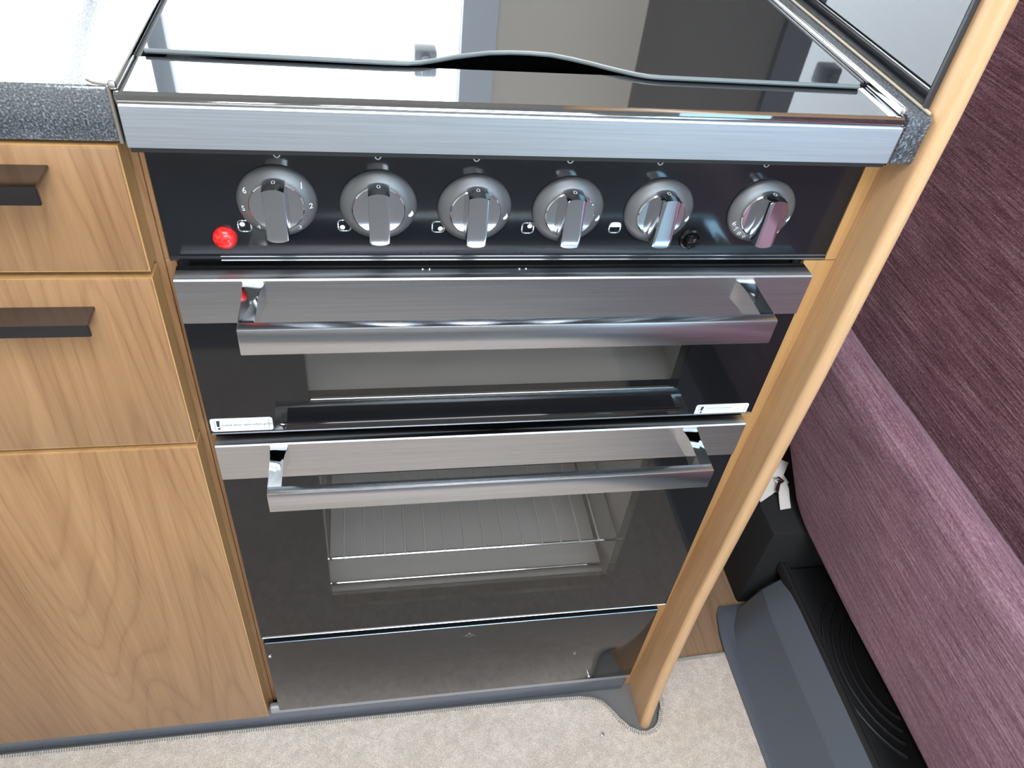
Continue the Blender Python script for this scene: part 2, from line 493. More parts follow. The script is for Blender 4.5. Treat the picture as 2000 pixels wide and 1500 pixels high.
# hob: black glass front rim, dark well, lid with the finger notch, rails
bm = B()
add_prism(bm, [(-.0285, .8332), (-.0285, .8352), (-.0262, .8367), (.0235, .8367), (.0235, .8240), (-.0240, .8240)], 'X', -.0010, .4930)
obj('hob_rim', bm, LID_GLASS, CK, smooth=False)
bm = B()
add_box(bm, 0.0, .492, .0238, .55, .806, .812); add_box(bm, 0.0, .004, .0238, .55, .812, .836); add_box(bm, .488, .492, .0238, .55, .812, .836)
add_box(bm, 0.0, .492, .545, .55, .812, .836)
obj('hob_well', bm, BLACK_MATT, CK, smooth=False)
bm = B()
notch = [(x, y + .0062) for x, y in [(0.1650, .0190), (0.1726, .0205), (0.1790, .0235), (0.1861, .0270), (0.1960, .0325), (0.2071, .0372), (0.2210, .0425), (0.2357, .0449), (0.2500, .0452), (0.2637, .0437), (0.2770, .0382), (0.2896, .0314), (0.2990, .0255), (0.3083, .0203), (0.3180, .0155), (0.3260, .0132), (0.3340, .0122)]]
pts = [(0.0065, .0280), (0.150, .0247)] + notch + [(0.4800, .0162), (0.4825, .0190), (0.4825, .535), (0.0065, .535)]
add_prism(bm, pts, 'Z', .8372, .8402)
lid = obj('glass_lid', bm, LID_GLASS, CK, smooth=False)
bm = B()
edge = [(x, y - .0003, .8387) for x, y in pts[:20]]
add_tube(bm, edge, .0016, 8)
obj('edge_strip', bm, simple('lid_edge_grey', (0.14, 0.16, 0.165), 0.3), lid)
for (x0, x1, nm) in ((-.0035, .0015, 'side_rail'), (.4893, .4935, 'side_rail')):
    bm = B(); add_box(bm, x0, x1, -.027, .55, .8368, .8425, .0018, 3); obj(nm, bm, CHROME, CK)
bm = B(); add_box(bm, .4832, .4890, .024, .55, .8362, .8392, .001); obj('rail_seal', bm, RUBBER, CK)
# steel front trim with returned end caps
bm = B()
add_prism(bm, [(-.0302, .8045), (-.0296, .8292), (-.0288, .8302), (-.0240, .8302), (-.0240, .8045)], 'X', .0, .4935, bev=.0006, seg=1)
tr = obj('front_trim', bm, STEEL_TOP_LIT, CK)
bm = B(); add_box(bm, .0, .4935, -.0292, -.0245, .8313, .8325, .0005, 2); obj('trim_bead', bm, CHROME, tr)
bm = B(); add_box(bm, .001, .4930, -.0285, .006, .8005, .8043, .0006, 1); obj('trim_underside', bm, BLACK_MATT, tr)
bm = B(); add_box(bm, .4936, .4946, -.0300, .004, .8020, .8310, .0004, 1); obj('end_cap', bm, CHROME, tr)

# control panel, rolled at the bottom
bm = B()
add_prism(bm, [(0.0, .8030), (0.0, .7085), (-.0012, .7068), (-.0008, .7052), (.0020, .7045), (.0060, .7048), (.0060, .8030)], 'X', .0003, .5000)
panel = obj('control_panel', bm, BLACK_ENAMEL, CK)
bm = B(); add_box(bm, .034, .4995, -.0018, .0005, .70480, .70610, .0005, 1); obj('panel_bead', bm, simple('bead_grey', (0.20, 0.21, 0.23), 0.25, 0.7), panel)
bm = B(); add_box(bm, .034, .4995, -.0015, .0005, .70830, .70900, .0003, 1); obj('panel_bead', bm, MATS['bead_grey'], panel)

def on_front(cx, cz, y, mx=1.0):
    return lambda u, v: (cx + u * mx, y, cz + v)
# printed marks: the lower half of each 0 shows under the trim, and a hob symbol sits beside each knob
KN = [(0.0772, .7527), (0.1444, .7505), (0.2113, .7488), (0.2793, .7481), (0.3483, .7480), (0.4298, .7484)]
def ring_mark(bm, pts, wd, y, mi=0, close=False):
    n = len(pts)
    for i in range(n if close else n - 1):
        a = Vector((pts[i][0], pts[i][1])); b = Vector((pts[(i + 1) % n][0], pts[(i + 1) % n][1]))
        d = (b - a).normalized(); q = Vector((-d.y, d.x)) * wd / 2; e = d * wd * .35
        f = bm.faces.new([bm.verts.new((p.x, y, p.y)) for p in (a - q - e, b - q + e, b + q + e, a + q - e)]); f.material_index = mi
def filled(bm, pts, y, mi=0):
    f = bm.faces.new([bm.verts.new((p[0], y, p[1])) for p in pts]); f.material_index = mi
yp = -.00025
for (kx, kz), tx in zip(KN, (0.0802, .1446, .2103, .2755, .3409, .4216)):
    bm = B()
    ring_mark(bm, [(tx + .0021 * math.cos(a), .7876 + .0031 * math.sin(a)) for a in [2 * PI * k / 16 for k in range(16)]], .0008, yp, close=True)
    ring_mark(bm, [(tx - .008, .7888), (tx + .006, .7888)], .0004, yp)
    obj('printed_zero', bm, PRINT, panel, smooth=False)
SY = [(0.0535, .7330), (0.1205, .7338), (0.1862, .7330), (0.2516, .7324), (0.3178, .7330), (0.4470, .7330)]
for i, (sx, sz) in enumerate(SY):
    bm = B()
    hw = .0043
    rr = [(sx + hw * math.copysign(abs(math.cos(a)) ** .55, math.cos(a)), sz + hw * math.copysign(abs(math.sin(a)) ** .55, math.sin(a))) for a in [2 * PI * k / 28 for k in range(28)]]
    ring_mark(bm, rr, .0009, yp, close=True)
    if i < 4:
        ox, oz = ((-.0014, .0014), (-.0014, -.0014), (.0016, -.0014), (.0014, .0016))[i]
        filled(bm, [(sx + ox + .0018 * math.cos(2 * PI * k / 14), sz + oz + .0018 * math.sin(2 * PI * k / 14)) for k in range(14)], yp - .00005)
    elif i == 4:
        filled(bm, [(sx - hw, sz + .0006), (sx + hw, sz + .0006), (sx + hw * .8, sz + hw), (sx - hw * .8, sz + hw)], yp - .00005)
    else:
        filled(bm, [(sx - hw * .8, sz - hw), (sx + hw * .8, sz - hw), (sx + hw, sz + .0004), (sx - hw, sz + .0004)], yp - .00005)
    obj('printed_symbol', bm, PRINT, panel, smooth=False)

# six control knobs: satin dial, chrome cap and grip, white figures
SK_R = .0268
def dial_mesh():
    bm = B()
    add_lathe(bm, [(.0262, 0), (.0264, .0008), (.0262, .0017), (.0250, .0030), (.0230, .0045), (.0210, .0056), (.0190, .0064), (.0183, .0066)], (0, 0, 0), 64)
    return bm
def cap_mesh():
    bm = B()
    add_lathe(bm, [(.0177, .0060), (.0180, .0070), (.0180, .0080), (.0174, .0086)], (0, 0, 0), 56)
    return bm
def grip_mesh():
    bm = B()
    n = 9
    hw, hz = .0070, .0185
    top = [(hw * (1 - 2 * k / (n - 1)), hz - .0 + .0016 * (1 - (1 - 2 * k / (n - 1)) ** 2)) for k in range(n)]
    bot = [(-x, -z + .0006) for x, z in top]
    add_prism(bm, top + bot, 'Y', -.0212, -.0045, bev=.0005, seg=2)
    return bm
def figure_place(ang, r, h):
    # lettering upright on the dial's sloping face
    cx, cz = r * math.sin(ang), r * math.cos(ang)
    def f(u, v):
        x, z = cx + u, cz + v
        d = math.hypot(x, z)
        # follow the dome
        P = [(.0183, .0066), (.0190, .0064), (.0210, .0056), (.0230, .0045), (.0250, .0030), (.0262, .0017)]
        hh = P[0][1]
        for (r0, h0), (r1, h1) in zip(P, P[1:]):
            if r0 <= d <= r1: hh = h0 + (h1 - h0) * (d - r0) / (r1 - r0)
        if d > P[-1][0]: hh = P[-1][1]
        return (x, -hh - .0003, z)
    return f
FIG = [
    [('6', -62), ('1', 50), ('2', 92), ('5', -98), ('3', 142), ('4', -142)],
    [('*', 100)], [('*', 100)], [('*', 100)], [('*', 100)],
    [('6', -112), ('7', -126), ('8', -140), ('9', -154), ('*', 100)],
]
def flame(bm, place):
    # the outline of a small flame
    L = [(0, -.0026), (.0014, -.0022), (.0020, -.0008), (.0016, .0008), (.0006, .0026), (.0002, .0012), (-.0008, .0004), (-.0018, -.0008), (-.0014, -.0022)]
    f = bm.faces.new([bm.verts.new(place(u, v)) for u, v in L])
knob_src = None
for i, (kx, kz) in enumerate(KN):
    c = (kx, 0.0, kz)
    if knob_src is None:
        bm = dial_mesh(); bmesh.ops.translate(bm, verts=bm.verts, vec=c)
        k = obj('control_knob', bm, SATIN, panel, origin=c)
        bm = cap_mesh(); bmesh.ops.translate(bm, verts=bm.verts, vec=c)
        cp = obj('knob_cap', bm, KNOB_CHROME, k)
        bm = grip_mesh(); bmesh.ops.translate(bm, verts=bm.verts, vec=c)
        gp = obj('knob_grip', bm, KNOB_CHROME, k)
        knob_src = (k, cp, gp)
        KB = k.location.copy() - Vector(c)
    else:
        k = knob_src[0].copy(); COL.objects.link(k); k.location = KB + Vector(c)
        for ch in knob_src[1:]:
            d = ch.copy(); COL.objects.link(d); d.parent = k
    for s, deg in FIG[i]:
        bm = B()
        pl = figure_place(math.radians(deg), .0222, 0)
        pw = lambda u, v, pl=pl: tuple(Vector(pl(u, v)) + Vector(c))
        if s == '*': flame(bm, pw)
        else: text_verts(bm, s, .0058, pw)
        obj('dial_figure', bm, PRINT, k, origin=c, smooth=False)
    # 0 on the top of the grip
    bm = B()
    text_verts(bm, '0', .0062, lambda u, v: (c[0] + u, c[1] - .0120 + v, c[2] + .0185 + .0016 * (1 - min(1, abs(u) / .007) ** 2) + .0003))
    obj('grip_figure', bm, PRINT, k, origin=c, smooth=False)

# ignition push button and red pilot lens
bm = B()
c = (0.3795, 0, .7240)
add_lathe(bm, [(.0088, 0), (.0092, .0012), (.0084, .0026), (.0068, .0030), (.0062, .0012)], c, 32)
ig = obj('ignition_button', bm, CHROME if False else BLACK_GLASS, panel)
bm = B(); add_lathe(bm, [(.0052, .001), (.0052, .0065), (.0044, .0080), (.0020, .0086)], c, 28); obj('button_cap', bm, BLACK_GLASS, ig)
bm = B()
c = (0.0395, 0, .7240)
add_lathe(bm, [(.0082, 0), (.0082, .0022), (.0074, .0044), (.0054, .0060), (.0026, .0068)], c, 32)
obj('pilot_lens', bm, RED, panel)

# doors
def handle(parent, z0, z1, standz):
    bm = B()
    x0, x1, yf, yb = .0505, .4310, -.0730, -.0645
    # the front bar: a folded strip with sharp bright edges and a narrow top
    add_box(bm, x0, x1, yf, yb, z0, z1, .0009, 2)
    for s in (1, -1):
        e = x0 if s > 0 else x1
        a, b = e, e + s * .0110
        # arm running back to the steel band, flared where it lands
        n = 9
        for q in range(n - 1):
            pass
        lo, hi = min(a, b), max(a, b)
        prof = []
        L = []
        for q in range(n):
            t = q / (n - 1)
            yy = yb + (-.0205 - yb) * t
            fl = .0035 * max(0, (t - .6) / .4) ** 2
            L.append((yy, fl))
        outl = [(a, yf + .001)] + [(a, yf + .001)][:0]
        pts = [(a, yb - .001)] + [(a - s * f * .5, y) for y, f in L] + [(b + s * f, y) for y, f in reversed(L)] + [(b, yb - .001)]
        add_prism(bm, pts, 'Z', z0 + .0035, z1 - .0004, mi=1, bev=.0046, seg=4)
    return obj('door_handle', bm, [STEEL_BAR, CHROME], parent)
def sticker(parent, x0, x1, z0, z1, y, lines, bang):
    bm = B()
    r = .0022
    pts = []
    for cx, cz, a0 in ((x1 - r, z1 - r, 0), (x0 + r, z1 - r, 90), (x0 + r, z0 + r, 180), (x1 - r, z0 + r, 270)):
        for k in range(5):
            a = math.radians(a0 + 90 * k / 4); pts.append((cx + r * math.cos(a), cz + r * math.sin(a)))
    add_prism(bm, pts, 'Y', y - .0004, y)
    yy = y - .0005
    # exclamation bar with its frame and dot
    bx = x0 + .0060
    filled(bm, [(bx - .0012, z0 + .0056), (bx + .0008, z0 + .0056), (bx + .0016, z1 - .0022), (bx - .0012, z1 - .0022)], yy, 1)
    filled(bm, [(bx - .0008, z0 + .0024), (bx + .0010, z0 + .0024), (bx + .0010, z0 + .0044), (bx - .0008, z0 + .0044)], yy, 1)
    ring_mark(bm, [(bx - .0026, z0 + .0016), (bx - .0026, z1 - .0016)], .0004, yy, 2)
    ring_mark(bm, [(x1 - .0030, z0 + .0020), (x1 - .0030, z1 - .0020)], .0004, yy, 2)
    for s, size, dz, mi in lines:
        text_verts(bm, s, size, on_front(bx + .0032, (z0 + z1) / 2 + dz, yy), mi, 'LEFT')
    return obj('warning_sticker', bm, [STICKER, INK, GREY_INK], parent, smooth=False)

# --- grill door
GY0, GY1 = -.0200, -.0040
bm = B()
add_frame(bm, .0045, .4810, .5478, .7030, .0855, .3992, .5785, .6900, GY0, GY1)
grill = obj('grill_door', bm, BLACK_GLASS, CK, smooth=False)
bm = B(); add_box(bm, .0855, .3992, GY0, GY0 + .004, .5785, .6900); obj('door_window', bm, DOOR_GLASS, grill, smooth=False)
bm = B(); add_prism(bm, [(-.0218, .6655), (-.0218, .7022), (-.0208, .7034), (-.0100, .7034), (-.0100, .7022), (-.0201, .7022), (-.0201, .6655)], 'X', .0045, .4812, bev=.0004, seg=1)
obj('steel_band', bm, STEEL, grill)
handle(grill, .6785, .7004, 0)
bm = B(); add_tube(bm, [(.060, -.0195, .5560), (.064, -.0206, .5560), (.407, -.0206, .5560), (.411, -.0195, .5560)], .0016, 10); obj('door_lip', bm, BLACK_GLASS, grill)
bm = B(); add_box(bm, .0055, .480, -.0212, -.0195, .5478, .5492, .0005, 1); obj('door_edge', bm, MATS['bead_grey'], grill)
bm = B(); add_box(bm, .086, .3988, -.0165, -.0135, .5785, .5802, .0004, 1); obj('frame_highlight', bm, simple('bright_edge', (0.62, 0.63, 0.62), 0.25, 0.9), grill)  # bright strip stands in for the highlight on the lower frame edge
for sx in (.175, .180, .2470, .2520):
    bm = B(); add_lathe(bm, [(.0011, -.0002), (.0011, .0004), (.0007, .0007)], (sx, -.0100, .7034), 10, axis='Z'); obj('screw', bm, CHROME, grill)
sticker(grill, .0062, .0548, .5508, .5656, GY0 - .0001, [('Leave door open when grilling', .0033, 0, 1)], True)
sticker(grill, .4240, .4750, .5468 + .001, .5605, GY0 - .0001, [('Caution hot surfaces', .0030, .0022, 2), ('________________', .0030, .0006, 2)], True)
# grill cavity
def cavity(name, x0, x1, z0, z1, y0, y1):
    bm = B()
    t = .002
    add_box(bm, x0 - t, x0, y0, y1, z0, z1); add_box(bm, x1, x1 + t, y0, y1, z0, z1)
    add_box(bm, x0, x1, y0, y1, z0 - t, z0); add_box(bm, x0, x1, y0, y1, z1, z1 + t)
    add_box(bm, x0 - t, x1 + t, y1, y1 + t, z0 - t, z1 + t)
    return obj(name, bm, CAVITY, CK, smooth=False)
cavity('grill_cavity', .072, .412, .566, .688, .004, .36)

# --- oven door
bm = B()
add_frame(bm, .0055, .4798, .2145, .5340, .0865, .3975, .2645, .4880, GY0, GY1)
oven = obj('oven_door', bm, BLACK_GLASS, CK, smooth=False)
bm = B(); add_box(bm, .0865, .3975, GY0, GY0 + .004, .2645, .4880); obj('door_window', bm, DOOR_GLASS, oven, smooth=False)
bm = B(); add_prism(bm, [(-.0218, .4915), (-.0218, .5332), (-.0208, .5344), (-.0100, .5344), (-.0100, .5332), (-.0201, .5332), (-.0201, .4915)], 'X', .0055, .4800, bev=.0004, seg=1)
obj('steel_band', bm, STEEL, oven)
handle(oven, .5080, .5308, 0)
bm = B(); add_box(bm, .0062, .4790, -.0212, -.0195, .2143, .2156, .0005, 1); obj('door_edge', bm, MATS['bright_edge'], oven)
cavity('oven_cavity', .074, .410, .2200, .490, .004, .40)
bm = B(); add_box(bm, .0755, .4085, -.0035, .022, .2215, .2330, .003, 2); obj('cavity_lip', bm, MATS['bright_edge'], CK)

# --- storage flap below
bm = B()
add_box(bm, .0062, .4735, GY0, GY0 + .012, .0305, .2020, .0012, 2)
flap = obj('storage_flap', bm, FLAP_GLASS, CK)
bm = B(); add_box(bm, .0075, .4725, -.0203, -.0190, .2010, .2024, .0005, 1); obj('flap_edge', bm, simple('blue_grey_edge', (0.18, 0.24, 0.30), 0.25, 0.8), flap)
EMB = simple('emblem_grey', (0.30, 0.31, 0.31), 0.4, 0.3)
bm = B()
ex, ez, ye = .2405, .1815, GY0 - .0003
ring_mark(bm, [(ex + .0042 * math.cos(a), ez + .0042 * math.sin(a)) for a in [PI + PI * k / 10 for k in range(11)]], .0007, ye)
ring_mark(bm, [(ex - .0018, ez - .001), (ex - .0004, ez + .0050)], .0007, ye)
ring_mark(bm, [(ex + .0018, ez - .001), (ex + .0004, ez + .0050)], .0007, ye)
ring_mark(bm, [(ex - .0042, ez), (ex - .0030, ez + .0018)], .0006, ye); ring_mark(bm, [(ex + .0042, ez), (ex + .0030, ez + .0018)], .0006, ye)
ring_mark(bm, [(ex - .0075, ez - .0030), (ex - .0052, ez - .0018)], .0005, ye); ring_mark(bm, [(ex + .0075, ez - .0026), (ex + .0052, ez - .0016)], .0005, ye)
obj('emblem', bm, EMB, flap, smooth=False)
for sx, sz in ((.4122, .0415), (.0105, .1735)):
    bm = B(); add_lathe(bm, [(.0022, 0), (.0022, .0008), (.0016, .0018), (.0006, .0022)], (sx, GY0, sz), 16); obj('screw', bm, CHROME, flap)

# wire shelf and tray in the oven
WIRE = simple('wire_grey', (0.46, 0.45, 0.43), 0.45, 0.2)
def shelf(z, y, name, label, prongs):
    t = thing(name, label, 'oven shelf', (0.24, 0.2, z))
    bm = B()
    add_tube(bm, [(.0765, y, z), (.4075, y, z)], .0019, 10)
    add_tube(bm, [(.0765, .36, z), (.4075, .36, z)], .0019, 10)
    add_tube(bm, [(.0765, y, z), (.0765, .36, z)], .0019, 8); add_tube(bm, [(.4075, y, z), (.4075, .36, z)], .0019, 8)
    obj('shelf_frame', bm, CHROME, t)
    for k in range(prongs):
        x = .100 + k * (.384 - .100) / (prongs - 1)
        b2 = B(); add_tube(b2, [(x, y - .0006, z + .0012), (x, y, z + .0030), (x, y + .006, z + .0030), (x, .36, z + .0026)], .0012, 6)
        obj('wire', b2, WIRE, t)
    return t
shelf(.3120, .012, 'wire_shelf', 'chromed wire shelf with upright wire ends behind the oven glass, upper one', 14)
bm = B()
t = thing('baking_tray', 'grey tray with a bright front rim behind the lower half of the oven glass', 'tray', (0.24, .2, .232))
bm = B(); add_box(bm, .080, .404, .027, .36, .2385, .2402, .0005, 1); obj('tray_base', bm, CAVITY, t)
bm = B(); add_tube(bm, [(.0785, .026, .2420), (.4055, .026, .2420)], .0018, 10); obj('tray_rim', bm, CHROME, t)

# ------------------------------------------------------------------ worktops
bm = B()
add_box(bm, -.90, -.0062, -.0200, .55, .8025, .8362, .0016, 2)
wt = obj('worktop', bm, SPECK); tag(wt, 'dark grey speckled worktop left of the cooker, above the drawers', 'worktop')
bm = B(); add_box(bm, -.0062, -.0038, -.0215, .55, .8020, .8372, .0005, 1); obj('joint_strip', bm, simple('joint_metal', (0.35, 0.32, 0.28), 0.35, 0.7), wt)
bm = B(); add_tube(bm, [(-.0052, -.0200, .8372), (-.0090, -.0195, .8374), (-.0130, -.0188, .8377), (-.0165, -.0165, .8384)], .0008, 8); obj('strip_end', bm, MATS['joint_metal'], wt)
bm = B()
add_box(bm, .4952, .5125, -.0300, .55, .8040, .8375, .0012, 2)
w2 = obj('worktop', bm, SPECK_EDGE); tag(w2, 'narrow grey speckled worktop strip between the cooker and the wooden end panel', 'worktop')
bm = B(); add_box(bm, .5105, .5128, -.026, .55, .8376, .8400, .0010, 2); obj('sealant', bm, simple('sealant_tan', (0.40, 0.35, 0.27), 0.4), w2)

# ------------------------------------------------------------------ drawer unit on the left
CB = thing('drawer_unit', 'oak kitchen unit with two drawers over a cupboard door, left of the cooker', 'cabinet', (-.19, .25, FZ))
XC0, XC1 = -.3800, -.0085
bm = B()
add_box(bm, XC0, -.004, .000, .50, .0, .8020)
obj('carcass', bm, WOOD, CB, smooth=False)
bm = B(); add_box(bm, -.0040, .0035, .0015, .03, .0160, .7045, .0006, 1); add_box(bm, -.0040, -.0005, .0015, .03, .7045, .8020, .0006, 1); obj('filler_strip', bm, WOOD, CB)
def front(name, z0, z1):
    bm = B(); add_box(bm, XC0 + .0008, XC1 - .0012, -.0200, -.0010, z0 + .0012, z1 - .0012, .0008, 2)
    f = obj(name, bm, WOOD, CB)
    bm = B()
    add_frame(bm, XC0, XC1, z0, z1, XC0 + .0016, XC1 - .0016, z0 + .0016, z1 - .0016, -.0192, -.0020)
    obj('edge_band', bm, WOOD_EDGE, f, smooth=False)
    return f
d1 = front('drawer_front', .7090, .8000)
d2 = front('drawer_front', .5378, .7040)
front('cupboard_door', .0160, .5330)
def pull(parent, z, yfr, zlo, x1):
    bm = B()
    x0 = x1 - .27
    add_prism(bm, [(-.0200, z), (-.0200, z - .0022), (yfr + .0024, z - .0022), (yfr + .0024, zlo), (yfr, zlo), (yfr, z)], 'X', x0, x1, bev=.0005, seg=1)
    bmesh.ops.recalc_face_normals(bm, faces=bm.faces)
    return obj('drawer_pull', bm, DARK_STEEL, parent)
pull(d1, .7870, -.0462, .7750, -.0500)
pull(d2, .6805, -.0405, .6705, -.0505)
bm = B(); add_box(bm, -1.0, .4780, -.0085, -.0004, FZ, .0140, .003, 2)
skirt = struct('baseboard_front', bm, PLINTH)
bm = B(); add_box(bm, -.0068, .4780, -.0155, -.0065, .0120, .0290, .003, 3); obj('plinth_cap', bm, ALU, skirt)

# ------------------------------------------------------------------ wooden end panel on the right
PP = thing('end_panel', 'tall oak end panel with a rounded front edge between cooker and purple seat', 'panel', (.515, .25, FZ))
def lerp(z, T):
    for (a, fa), (b_, fb) in zip(T, T[1:]):
        if z <= b_: return fa + (fb - fa) * (z - a) / (b_ - a)
    return T[-1][1]
TX = [(FZ, .4900), (.2, .4965), (.6, .5075), (.84, .5140), (1.9, .5140)]
TY = [(FZ, -.0680), (0.0, -.0615), (.1, -.0530), (.25, -.0460), (.6, -.0430), (.92, -.0360), (1.4, -.0300), (1.9, -.0300)]
PT = .0155
bm = B()
rows = []
for z in (FZ, -.01, .02, .06, .10, .15, .2, .25, .35, .45, .6, .72, .84, .92, 1.1, 1.40, 1.90):
    x0, yf = lerp(z, TX), lerp(z, TY)
    L = [(x0, .57)]
    for k in range(0, 13):
        a = PI * k / 12
        L.append((x0 + PT / 2 - PT / 2 * math.cos(a), yf + .0068 - .0068 * math.sin(a)))
    L.append((x0 + PT, .57))
    rows.append([bm.verts.new((x, y, z)) for x, y in L])
for a, b_ in zip(rows, rows[1:]):
    n = len(a)
    for k in range(n): bm.faces.new((a[k], a[(k + 1) % n], b_[(k + 1) % n], b_[k]))
bm.faces.new(list(reversed(rows[0]))); bm.faces.new(rows[-1])
board = obj('board', bm, WOOD_POST, PP, angle=50)
def strip(zs, xl):
    bm = B(); R_ = []
    for z in zs:
        x1 = lerp(z, TX) - .0002
        R_.append([bm.verts.new(p) for p in ((xl, -.0010, z), (x1, -.0010, z), (x1, .0035, z), (xl, .0035, z))])
    for a, b_ in zip(R_, R_[1:]):
        for k in range(4): bm.faces.new((a[k], a[(k + 1) % 4], b_[(k + 1) % 4], b_[k]))
    bm.faces.new(list(reversed(R_[0]))); bm.faces.new(R_[-1])
    return obj('filler_strip', bm, WOOD_EDGE, PP, smooth=False)
strip((FZ, .2, .45, .6, .7035), .4828); strip((.7045, .75, .8030), .5004)
bm = B(); add_box(bm, .5105, .5138, -.0165, .565, .8408, 1.60, .0008, 1); sp = obj('splash_glass', bm, SIDE_GLASS, PP)
bm = B(); add_box(bm, .5100, .5138, -.0200, -.0167, .8400, 1.60, .0004, 1); obj('edge_trim', bm, RUBBER, PP)

# overhead locker above the added wall fill lamp
LK = thing('overhead_locker', 'cream overhead locker above the hob and the kitchen window', 'locker', (0, .4, 1.61))
bm = B(); add_box(bm, -1.40, .5130, .26, .569, 1.612, 1.92, .004, 2); obj('locker_body', bm, WALL_LIGHT, LK)

# ------------------------------------------------------------------ floor covering
bm = B(); add_box(bm, .5245, 1.2, -.01, .57, FZ, FZ + .003); struct('trim_2', bm, WOOD_FLOOR)
edge = [(-1.35, -.0135), (-.3386, -.0130), (-.0139, -.0127), (.10, -.0128), (.20, -.0130), (.30, -.0135), (.38, -.0145), (.4130, -.0158), (.4300, -.0180), (.4440, -.0245), (.4535, -.0379), (.4616, -.0533), (.4732, -.0670), (.4860, -.0740),
        (.4950, -.0755), (.5080, -.0715), (.5160, -.0640), (.5190, -.0550), (.5215, -.0470)]
edge2 = [(.5260, -.0440), (.5285, -.0200), (.5310, .0220), (.5350, .0245), (.5616, .0252), (.6200, .0272), (.6700, .0290)]
allp = edge + edge2
bm = B()
poly = allp + [(.6700, -.80), (-1.35, -.80)]  # cut short so the unseen dark floor beyond darkens the door reflections
add_prism(bm, poly, 'Z', FZ + .0005, FZ + .0065, bev=.0015, seg=2)
carpet = obj('carpet', bm, CARPET); tag(carpet, 'beige pile carpet with an overlocked edge on the floor before the cooker', 'carpet')
# overlocked edge: one loop of thread after another
def resample(p, step):
    out = []; acc = 0
    for a, b in zip(p, p[1:]):
        a = Vector(a); b = Vector(b); L = (b - a).length; t = (step - acc) if acc else 0
        while t <= L:
            q = a + (b - a) * (t / L); out.append((q, (b - a).normalized())); t += step
        acc = (L - (t - step))
    return out
bm = B()
for q, d in resample([p for p in allp if p[0] > -.6][0:] if False else [(-.45, -.0132)] + [p for p in allp if p[0] > -.4], .0030):
    nrm = Vector((-d.y, d.x))
    z0 = FZ
    o_ = Vector((q.x, q.y)) ; s_ = d * .0010
    A = o_ + nrm * .0012; C_ = o_ - nrm * (.0042 + random.random() * .0012) + s_
    pts = [(A.x, A.y, z0 + .0008), (A.x + (o_ - A).x * .3, A.y + (o_ - A).y * .3, z0 + .0062), (C_.x, C_.y, z0 + .0074)]
    add_tube(bm, pts, .0006, 5)
st = obj('edge_stitching', bm, THREAD, carpet)
st['kind'] = 'stuff'
bm = B(); add_lathe(bm, [(.0030, .0), (.0034, .0010), (.0026, .0024), (.0010, .0030)], (.4318, -.0725, FZ + .0062), 20, axis='Z'); obj('press_stud', bm, CHROME, carpet)

# ------------------------------------------------------------------ seat on the right
def soft_box(x0, x1, y0, y1, z0, z1, bev, seg, amp=.003, sc=6.0, cuts=20):
    bm = B()
    add_box(bm, x0, x1, y0, y1, z0, z1, bev, seg)
    es = [e for e in bm.edges if e.calc_length() > .09]
    bmesh.ops.subdivide_edges(bm, edges=es, cuts=cuts, use_grid_fill=True)
    for v in bm.verts:
        n = noise.noise_vector(v.co * sc)
        v.co += n * amp
    return bm
ST = thing('seat_cushion', 'purple chenille seat cushion with a rounded front edge beside the end panel', 'cushion', (.95, -.2, .155))
def rounded(outl, rads, n=8):
    out = []
    m = len(outl)
    for i in range(m):
        p0, p, p1 = Vector(outl[i - 1]), Vector(outl[i]), Vector(outl[(i + 1) % m])
        r = rads[i]
        a = (p0 - p).normalized(); b_ = (p1 - p).normalized()
        s0, s1 = p + a * r, p + b_ * r
        for k in range(n + 1):
            t = k / n
            out.append(tuple(s0 * (1 - t) ** 2 + p * 2 * t * (1 - t) + s1 * t * t))
    return out
def cushion(outl_xz, y_end, ny, amp, sc):
    """a long cushion along Y: one XZ outline per station; y_end(z) shapes the far end"""
    bm = B(); rows = []
    for j in range(ny + 1):
        t = j / ny
        row = []
        for (x, z) in outl_xz:
            ye = y_end(z)
            y = -.85 + (ye + .85) * t
            v = Vector((x, y, z))
            # the last stations tuck in to round the far end
            q = max(0, (t - .955) / .045)
            cxm, czm = .775, .27
            k = 1 - .06 * q * q
            v.x = cxm + (v.x - cxm) * k; v.z = czm + (v.z - czm) * k
            v += noise.noise_vector(v * sc) * amp
            row.append(bm.verts.new(v))
        rows.append(row)
    n = len(outl_xz)
    for a, b_ in zip(rows, rows[1:]):
        for k in range(n): bm.faces.new((a[k], a[(k + 1) % n], b_[(k + 1) % n], b_[k]))
    bm.faces.new(rows[-1]); bm.faces.new(list(reversed(rows[0])))
    return bm
o_xz = rounded([(.7450, .1520), (.7340, .28), (.7430, .4080), (.8050, .4040), (.8080, .1520)], [.020, .05, .034, .026, .015])
def yend(z): return lerp(z, [(.15, .135), (.19, .175), (.235, .222), (.30, .280), (.40, .350)])
bm = cushion(o_xz, yend, 60, .003, 5.0)
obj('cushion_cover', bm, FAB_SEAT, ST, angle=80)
BK = thing('back_cushion', 'large dark maroon chenille back cushion leaning behind the seat cushion', 'cushion', (.85, -.2, .155))
bm = soft_box(0, .07, -.9, .555, 0, 1.15, .022, 5, .004, 3.0)
M = Matrix.Translation((.8180, 0, .174)) @ Matrix.Rotation(math.radians(14), 4, 'Y')
bm.transform(M)
obj('cushion_cover', bm, FAB_BACK, BK, angle=80)
